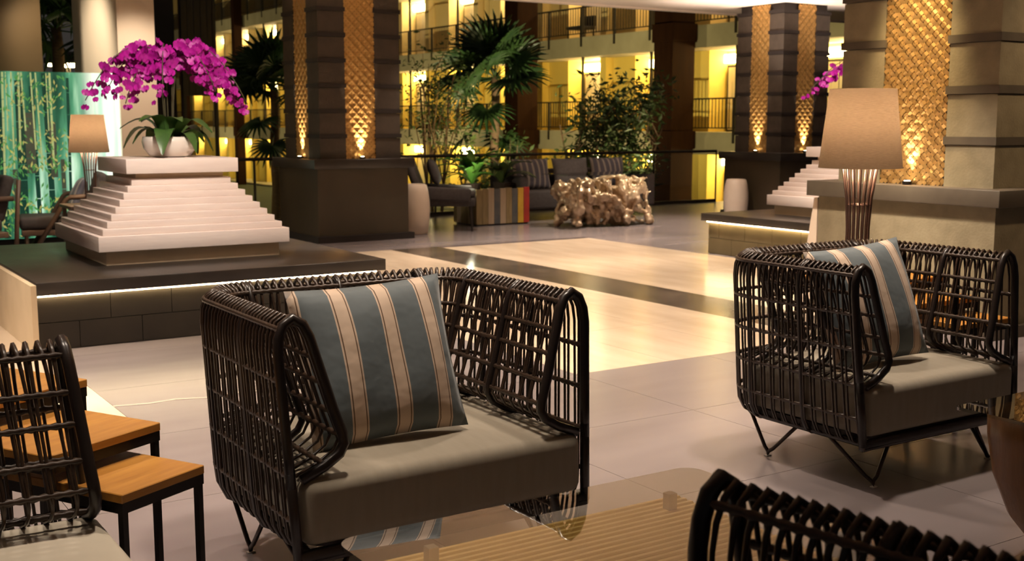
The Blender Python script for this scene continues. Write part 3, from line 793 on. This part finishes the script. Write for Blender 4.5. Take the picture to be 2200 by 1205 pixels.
sf = thing('garden_sofa', 'dark grey sofa behind the root table at the balustrade', 'sofa', (9.45, 13.05, 0))
box('seat', M['dark_fabric'], sf, -1.0, 1.0, -.36, .34, .16, .40, .03)
box('backrest', M['dark_fabric'], sf, -1.0, 1.0, .22, .38, .38, .66, .04)
for s in (-1, 1):
    box('arm', M['dark_fabric'], sf, min(s*1.0, s*1.14), max(s*1.0, s*1.14), -.38, .38, .14, .60, .035)
    for y in (-.32, .32): MB().tube([(s*1.0, y, .15), (s*1.0, y, 0)], .02, 6).build('leg', M['rattan_dark'], sf)
gp = 'pillows on the garden sofa'
for k, (x, m, lab) in enumerate(((-.68, 'stripe_small', 'striped pillow at the sofa end near the planter'), (-.02, 'grey_fabric', 'plain grey pillow between two striped ones on the garden sofa'), (.62, 'stripe_small', 'striped pillow at the sofa end far from the planter'))):
    o = link('throw_pillow', pillow_mesh(.60, .42, .15, m, seed=10+k), None, (9.45+x, 13.10, .605), (R_(-14), 0, 0)); tag(o, lab, 'pillow', gp)

# driftwood root table
rt = thing('root_table', 'gleaming driftwood root table with twisted branches and glass top', 'table', (8.98, 11.86, 0))
rnd = random.Random(21); mb = MB()
def wob(a, b, r0, r1, amp, n=9):
    a = Vector(a); b = Vector(b); ph = [rnd.uniform(0, 6.28) for _ in range(6)]; pts = []; rs = []
    for i in range(n):
        t = i/(n-1); p = a.lerp(b, t)
        p += Vector([amp*math.sin(ph[k] + t*(4 + ph[k+3]*.5))*math.sin(t*PI) for k in range(3)])
        p.x = max(-.58, min(.62, p.x)); p.y = max(-.36, min(.36, p.y)); p.z = max(.03, min(.60, p.z))
        pts.append(p); rs.append((r0 + (r1-r0)*t)*(1 + .25*math.sin(ph[0] + t*9)))
    mb.tube(pts, rs, 8)
for k in range(20):     # standing roots
    x = -.55 + 1.1*(k+.5)/20 + rnd.uniform(-.03, .03); y = -.30 + .5*rnd.random()*(k % 3 > 0)
    wob((x + rnd.uniform(-.14, .14), y, .58), (x + rnd.uniform(-.16, .16), y + rnd.uniform(-.06, .06), .0), rnd.uniform(.035, .06), rnd.uniform(.022, .05), .07)
for k in range(30):     # crossing branches
    x = rnd.uniform(-.55, .2); z = rnd.uniform(.12, .56); y = rnd.uniform(-.32, .2)
    wob((x, y, z), (x + rnd.uniform(.25, .6), y + rnd.uniform(-.1, .1), z + rnd.uniform(-.25, .2)), rnd.uniform(.03, .055), rnd.uniform(.018, .035), .08)
wob((.2, -.2, .52), (.62, -.22, .60), .06, .015, .03); wob((.15, -.28, .30), (.62, -.30, .42), .06, .02, .05); wob((.1, -.28, .25), (.62, -.28, .08), .06, .035, .06)
wob((-.5, -.28, .5), (-.58, -.26, .04), .07, .045, .05); wob((-.42, -.3, .55), (-.3, -.3, .3), .06, .05, .05); wob((.62, .1, .55), (.60, .15, .0), .03, .03, .04)
for k in range(6): wob((-.5+.2*k, .2, .55), (-.45+.2*k, .25, 0), .05, .04, .08)
for k in range(9):
    x = -.5 + 1.0*k/8; wob((x, rnd.uniform(-.12, .1), rnd.uniform(.42, .52)), (x + rnd.uniform(-.2, .2), rnd.uniform(-.12, .1), rnd.uniform(.08, .2)), rnd.uniform(.08, .12), rnd.uniform(.06, .10), .10)
ro = mb.build('root_base', M['root'], rt, True)
rm = ro.modifiers.new('remesh', 'REMESH'); rm.mode = 'VOXEL'; rm.voxel_size = .014; rm.use_smooth_shade = True
sm = ro.modifiers.new('smooth', 'SMOOTH'); sm.iterations = 2
gn = bpy.data.textures.new('gnarl', 'CLOUDS'); gn.noise_scale = .11; gn.noise_depth = 3
dm = ro.modifiers.new('gnarl', 'DISPLACE'); dm.texture = gn; dm.strength = .10; dm.mid_level = .55; dm.texture_coords = 'LOCAL'
prism(rrect(-.62, .72, -.40, .40, .03), .64, .652).build('glass_top', M['glass_top'], rt)

# glass balustrade
bl = thing('glass_balustrade', 'long glass balustrade with dark handrail along the lobby edge', 'railing', (0, 14.27, 0))
x = 4.0
MB().tube([(4.0, 0, .83), (13.2, 0, .83)], .022, 8).build('handrail', M['rail'], bl)
box('foot_rail', M['rail'], bl, 4.0, 13.2, -.02, .02, 0, .05)
xs = [4.0 + 9.2*k/7 for k in range(8)]
for k, x in enumerate(xs):
    MB().tube([(x, 0, .05), (x, 0, .82)], .016, 6).build('post', M['rail'], bl)
    if k < 7: box('pane', M['glass'], bl, x+.02, xs[k+1]-.02, -.006, .006, .06, .80)

# ------------------------------------------------------------------ hotel building across the garden
bd = thing('hotel_building', 'long balconied hotel block glowing yellow across the garden', 'building', (22.3, 0, 0))
Y0, Y1 = 17.5, 76.0
LV = [-1.95, 1.02, 3.97, 6.92]
ST = 2.95
doors = [21.3, 24.9, 28.3, 31.9, 36.2, 40.0, 44.0, 48.0, 52.0, 56.0, 60.1, 64.1, 68.2, 72.2]
for li, z in enumerate(LV):
    box('floor_slab', M['slab'], bd, 0, 2.4, Y0, Y1, z-.62, z)
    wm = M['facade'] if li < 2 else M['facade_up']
    lit = li < 3; zt = z + ST - .62
    for k in range(len(doors)):
        dy = doors[k]; lo = (doors[k-1] + .55*3.9) if k else Y0; hi = dy + .55*3.9 if k < len(doors)-1 else Y1
        # the door recess and the wall standing proud beside it
        box('wall_panel', wm, bd, 1.75, 1.95, lo, dy+.72, z, zt)
        box('wall_panel', wm, bd, 1.05, 1.95, dy+.72, hi - .30, z, zt)
        box('wall_panel', wm, bd, .75, 1.95, hi - .30, hi, z, zt)
        d = box('door', M['door_frame'], bd, 1.66, 1.75, dy-.62, dy+.62, z, z+1.92)
        for s in (0, 1): box('pane', M['curtain'], d, 1.645, 1.66, dy-.55+s*.57, dy-.02+s*.57, z+.06, z+1.85)
        if lit:
            box('transom_light', M['transom'], bd, 1.60, 1.75, dy-.66, dy+.70, z+1.98, z+2.22)
            if 20 < dy < 68:
                L = point('balcony_lamp', (1.15, dy - .9, z + 2.1), 44 if li < 2 else 24, (1, .76, .34) if li < 2 else (1, .8, .5), .12); L.parent = bd
        if li > 0:
            r = MB(); r.box(-.02, .02, lo, hi, z+.90, z+.94); r.box(-.015, .015, lo, hi, z+.10, z+.13)
            r = r.build('railing', M['rail'], bd)
            b = MB(); yy = lo + .06
            while yy < hi:
                b.box(-.009, .009, yy-.009, yy+.009, z+.12, z+.91); yy += .135
            b = b.build('balusters', M['rail'], r); b['kind'] = 'stuff'
            for q in (lo, (lo+hi)/2): box('rail_post', M['rail'], r, -.035, .035, q-.035, q+.035, z-.30, z+.94)
            box('downpipe', M['rail'], r, .03, .10, lo-.03, lo+.03, z, zt)
box('roof_slab', M['slab'], bd, 0, 2.4, Y0, Y1, LV[-1]+ST-.62, LV[-1]+ST)
for y in (18.2, 25.35, 33.15, 61.0, 70.2):
    w_ = .40 if y < 50 else .22
    c = box('pillar', M['timber'], bd, -.12 - 2*w_, -.12, y-w_, y+w_, -2.05, 9.8)
    for z in (1.0, 3.95): box('collar', M['timber'], c, -.16 - 2*w_, -.08, y-w_-.05, y+w_+.05, z-.45, z+.05)
pp = thing('timber_post', 'dark timber post rising behind the orchid flowers', 'post', (5.85, 19.9, -2.05))
box('shaft', M['dark_timber'], pp, -.17, .17, -.17, .17, 0, 8)
box('base_block', M['dark_timber'], pp, -.24, .24, -.24, .24, 0, .3)
pp2 = thing('timber_screen', 'dark slatted timber screen beside the post behind the orchid', 'screen', (12.3, 38.0, -2.05))
for k in range(5): box('slat', M['dark_timber'], pp2, -.5+k*.22, -.5+k*.22+.20, -.05, .05, 4.2, 11)
for x in (-.5, .55): box('upright', M['dark_timber'], pp2, x, x+.1, -.07, .07, 0, 11)
for lab, y, z in (('small dark table and chair on an upper balcony', 31.2, LV[2]), ('low dark lounge seat on the middle balcony', 28.1, LV[1])):
    t = thing('balcony_seat', lab, 'chair', (22.82, y, z), R_(-90), 'balcony furniture')
    box('seat', M['dark_fabric'], t, -.4, .4, -.3, .3, .30, .40, .02); box('backrest', M['dark_fabric'], t, -.4, .4, .24, .32, .40, .75, .02)
    for sx in (-1, 1):
        for sy in (-1, 1): box('leg', M['rail'], t, sx*.35-.02, sx*.35+.02, sy*.25-.02, sy*.25+.02, 0, .30)

# ------------------------------------------------------------------ plants of the garden
def fan_leaf(seg=19, L=.64, spread=270, droop=.26):
    mb = MB(); pl_ = .55
    mb.tube([(0, 0, 0), (0, pl_*.5, .06), (0, pl_, .05)], [.012, .009, .007], 5)
    for k in range(seg):
        a = R_(-spread/2 + spread*k/(seg-1)); ln = L*(1 - .25*abs(math.sin(a/2))**2); dx, dy = math.sin(a), math.cos(a); nx, ny = dy, -dx
        vs_ = []
        for t, w_ in ((0, .014), (.45, .085), (.8, .05), (1, .004)):
            z = .05 + .05*t - droop*t**2.5*ln
            px, py = dx*ln*t, pl_ + dy*ln*t
            vs_ += [(px - nx*w_/2, py - ny*w_/2, z + w_*.35), (px, py, z), (px + nx*w_/2, py + ny*w_/2, z + w_*.35)]
        fs = []
        for i in range(3):
            for j in range(2): fs.append((3*i+j, 3*i+j+1, 3*i+j+4, 3*i+j+3))
        mb.add(vs_, fs)
    return mb.mesh('leaf', M['palm_leaf'])
FAN = fan_leaf()
def fan_palm(label, loc, height, crown, nl, seed, tr=.06, skirt=()):
    rnd = random.Random(seed)
    t = thing('fan_palm', label, 'palm', loc, 0, 'fan palms of the garden')
    pts = [(0.02*math.sin(k*1.3), .02*math.cos(k), height*k/12) for k in range(13)]
    MB().tube(pts, [tr*(1.3 - .45*k/12) * (1.12 if k % 2 else 1) for k in range(13)], 10).build('trunk', M['trunk'], t, True)
    for k in range(nl):
        a = k*2.399 + rnd.uniform(-.2, .2); el = R_(82 - 100*(k/nl) + rnd.uniform(-10, 10)); s = crown*rnd.uniform(.85, 1.1)
        o = link('leaf', FAN, t); o.matrix_local = Matrix.Translation((0, 0, height - .05*k/nl)) @ Matrix.Rotation(a, 4, 'Z') @ Matrix.Rotation(el, 4, 'X') @ Matrix.Rotation(rnd.uniform(-.9, .9), 4, 'Y') @ Matrix.Scale(s, 4)
    for (a, el, s, dz) in skirt:
        o = link('leaf', FAN, t, (0, 0, height - dz), (R_(el), 0, R_(a))); o.scale = (s, s, s)
    return t
fan_palm('tall fan palm rising behind the plank planter', (11.14, 17.81, -2.05), 4.15, .98, 20, 2, .075,
         [(130, -35, .95, .35), (60, -40, 1.0, .7), (-60, -45, .9, .8)])
fan_palm('dark fan palm left of the banded column', (8.95, 22.79, -2.05), 4.05, 1.0, 22, 4, .09, [(120, -30, .9, .5), (150, -40, .9, .9)])
fan_palm('shadowy palm in the opening above the mural', (4.32, 20.6, -2.05), 4.9, 1.3, 22, 9, .1)
fan_palm('small palm by the balustrade behind the root table', (13.25, 16.2, -2.05), 2.15, .42, 10, 12, .04)
LEAF = None
def leafy_tree(name, label, loc, trunks, crown, n, seed, leafm='leaf', lsz=.10, group='leafy shrubs of the garden'):
    rnd = random.Random(seed)
    t = thing(name, label, 'tree', loc, 0, group)
    cx, cy, cz, rx, ry, rz_ = crown
    tips = []
    for k, (dx, dy) in enumerate(trunks):
        pts = [(dx*.15, dy*.15, 0), (dx*.3, dy*.3, cz*.35), (dx*.7, dy*.7, cz*.7), (dx, dy, cz)]
        MB().tube(pts, [.035, .03, .024, .012], 6).build('trunk', M['trunk'], t, True)
        for b in range(7):
            f = rnd.uniform(.5, 1); a = rnd.uniform(0, 6.28); s = Vector((dx*f, dy*f, cz*f))
            e = Vector((cx + rx*.8*math.cos(a)*rnd.uniform(.4, 1), cy + ry*.8*math.sin(a)*rnd.uniform(.4, 1), cz + rz_*rnd.uniform(-.7, .9)))
            MB().tube([s, s.lerp(e, .5) + Vector((0, 0, .06)), e], [.012, .009, .004], 4).build('branch', M['trunk'], t); tips.append((s, e))
    mb = MB()
    for i in range(n):
        s, e = tips[rnd.randrange(len(tips))]; p = s.lerp(e, rnd.uniform(.45, 1.08)) + Vector((rnd.gauss(0, .13), rnd.gauss(0, .13), rnd.gauss(0, .11)))
        L = lsz*rnd.uniform(.7, 1.3); d = Vector((rnd.gauss(0, 1), rnd.gauss(0, 1), rnd.gauss(-.3, .6))).normalized(); u = d.orthogonal().normalized(); u.rotate(Matrix.Rotation(rnd.uniform(0, 6.28), 3, d))
        w_ = L*.36
        mb.add([p, p + d*L*.5 + u*w_/2 + d.cross(u)*.01, p + d*L, p + d*L*.5 - u*w_/2 + d.cross(u)*.01], [(0, 1, 2, 3)])
    f = mb.build('foliage', M[leafm], t); f['kind'] = 'stuff'
    return t
leafy_tree('slender_tree', 'slender twin-stemmed tree beside the banded column', (9.25, 16.63, -2.05), [(-.2, .1), (.22, -.1), (.0, .2)], (0, 0, 3.9, .7, .7, .8), 900, 31, lsz=.10)
leafy_tree('leafy_shrub', 'broad leafy shrub rising behind the garden sofa', (12.1, 16.0, -2.05), [(-.6, .3), (.1, 0), (.6, -.3), (1.0, -.5), (-.2, -.2)], (.15, -.1, 3.3, 1.25, 1.1, .85), 2600, 33, lsz=.14)
leafy_tree('leafy_shrub', 'loose leafy shrub around the tall fan palm trunk', (10.8, 17.4, -2.05), [(-.5, .3), (.4, -.3), (0, 0)], (0, 0, 2.6, .9, .8, .6), 750, 35, lsz=.13)
leafy_tree('leafy_shrub', 'yellowish shrub hugging the banded column side', (8.7, 17.6, -2.05), [(-.2, .1), (.3, 0)], (0, 0, 3.3, .5, .5, 1.1), 700, 37, lsz=.11)
leafy_tree('leafy_shrub', 'thin shrub between the palm and the column on the mural side', (9.6, 22.4, -2.05), [(-.2, .1), (.3, 0)], (0, 0, 3.4, .5, .5, .9), 420, 39, lsz=.12)
def strap_plant(label, loc, n, L, seed, m='leaf_bright'):
    rnd = random.Random(seed); t = thing('potted_fern', label, 'plant', loc, 0, 'small lit plants')
    mb = MB(); vs_ = []
    for i in range(7):
        u = i/6; w_ = .055*math.sin(PI*(u*.9+.06)); vs_ += [(-w_, .75*u*u*L + .1*u*L, L*(u - .45*u**3)), (0, .75*u*u*L+.1*u*L, L*(u-.45*u**3) - .012), (w_, .75*u*u*L + .1*u*L, L*(u-.45*u**3))]
    fs = [(3*i+j, 3*i+j+1, 3*i+j+4, 3*i+j+3) for i in range(6) for j in range(2)]
    me = mb.add(vs_, fs).mesh('leaf', M[m], True)
    MB().lathe([(.09, -.06), (.12, .04), (.11, .04)], 14).build('pot', M['soil'], t)
    for k in range(n):
        o = link('leaf', me, t, (0, 0, .02), (R_(rnd.uniform(-25, 25)), 0, k*2.399)); s = rnd.uniform(.7, 1.15); o.scale = (s, s, s)
    return t
strap_plant('bright green lit plant at the chair end of the planter', (7.66, 12.80, .48), 34, .50, 3)
strap_plant('broad dark green plant rising at the sofa end of the planter', (8.12, 12.82, .48), 16, .52, 8, 'leaf')
point('planter_lamp', (7.45, 12.5, .62), 2.2, (1, .95, .7), .03)
for x, y in ((15.5, 19), (16, 27), (16, 38), (15.5, 50), (15, 62)):
    spot('facade_fill', (x, y, -1.7), (22.0, y + 3, 3.2), 1050, 100, .9, (1, .84, .42))  # added unseen lights that brighten the hotel's slab fronts
spot('garden_lamp', (10.0, 15.0, .3), (11.1, 17.8, 2.0), 340, 70, .8, (1, .85, .5))
gl = thing('garden_lantern', 'round glowing garden lantern on a post beneath the shadowy palm', 'lantern', (4.9, 22.5, -2.05), 0)
MB().tube([(0, 0, 0), (0, 0, 4.35)], .04, 8).build('post', M['rail'], gl)
MB().lathe([(.30, 4.36), (.42, 4.40), (.42, 4.50), (.1, 4.62)], 20).build('hood', M['rail'], gl, True)
MB().lathe([(.02, 4.33), (.40, 4.36), (.40, 4.40), (.05, 4.41)], 20).build('diffuser', M['transom'], gl, True)
spot('garden_lamp', (5.2, 18.6, -1.5), (4.3, 20.6, 2.5), 60, 60, .8, (1, .85, .4))
spot('garden_lamp', (8.6, 15.0, .3), (9.0, 17.0, 2.2), 90, 80, .8, (1, .8, .4))
spot('garden_lamp', (12.4, 14.6, .1), (12.0, 16.2, 1.6), 60, 90, .8, (1, .85, .5))
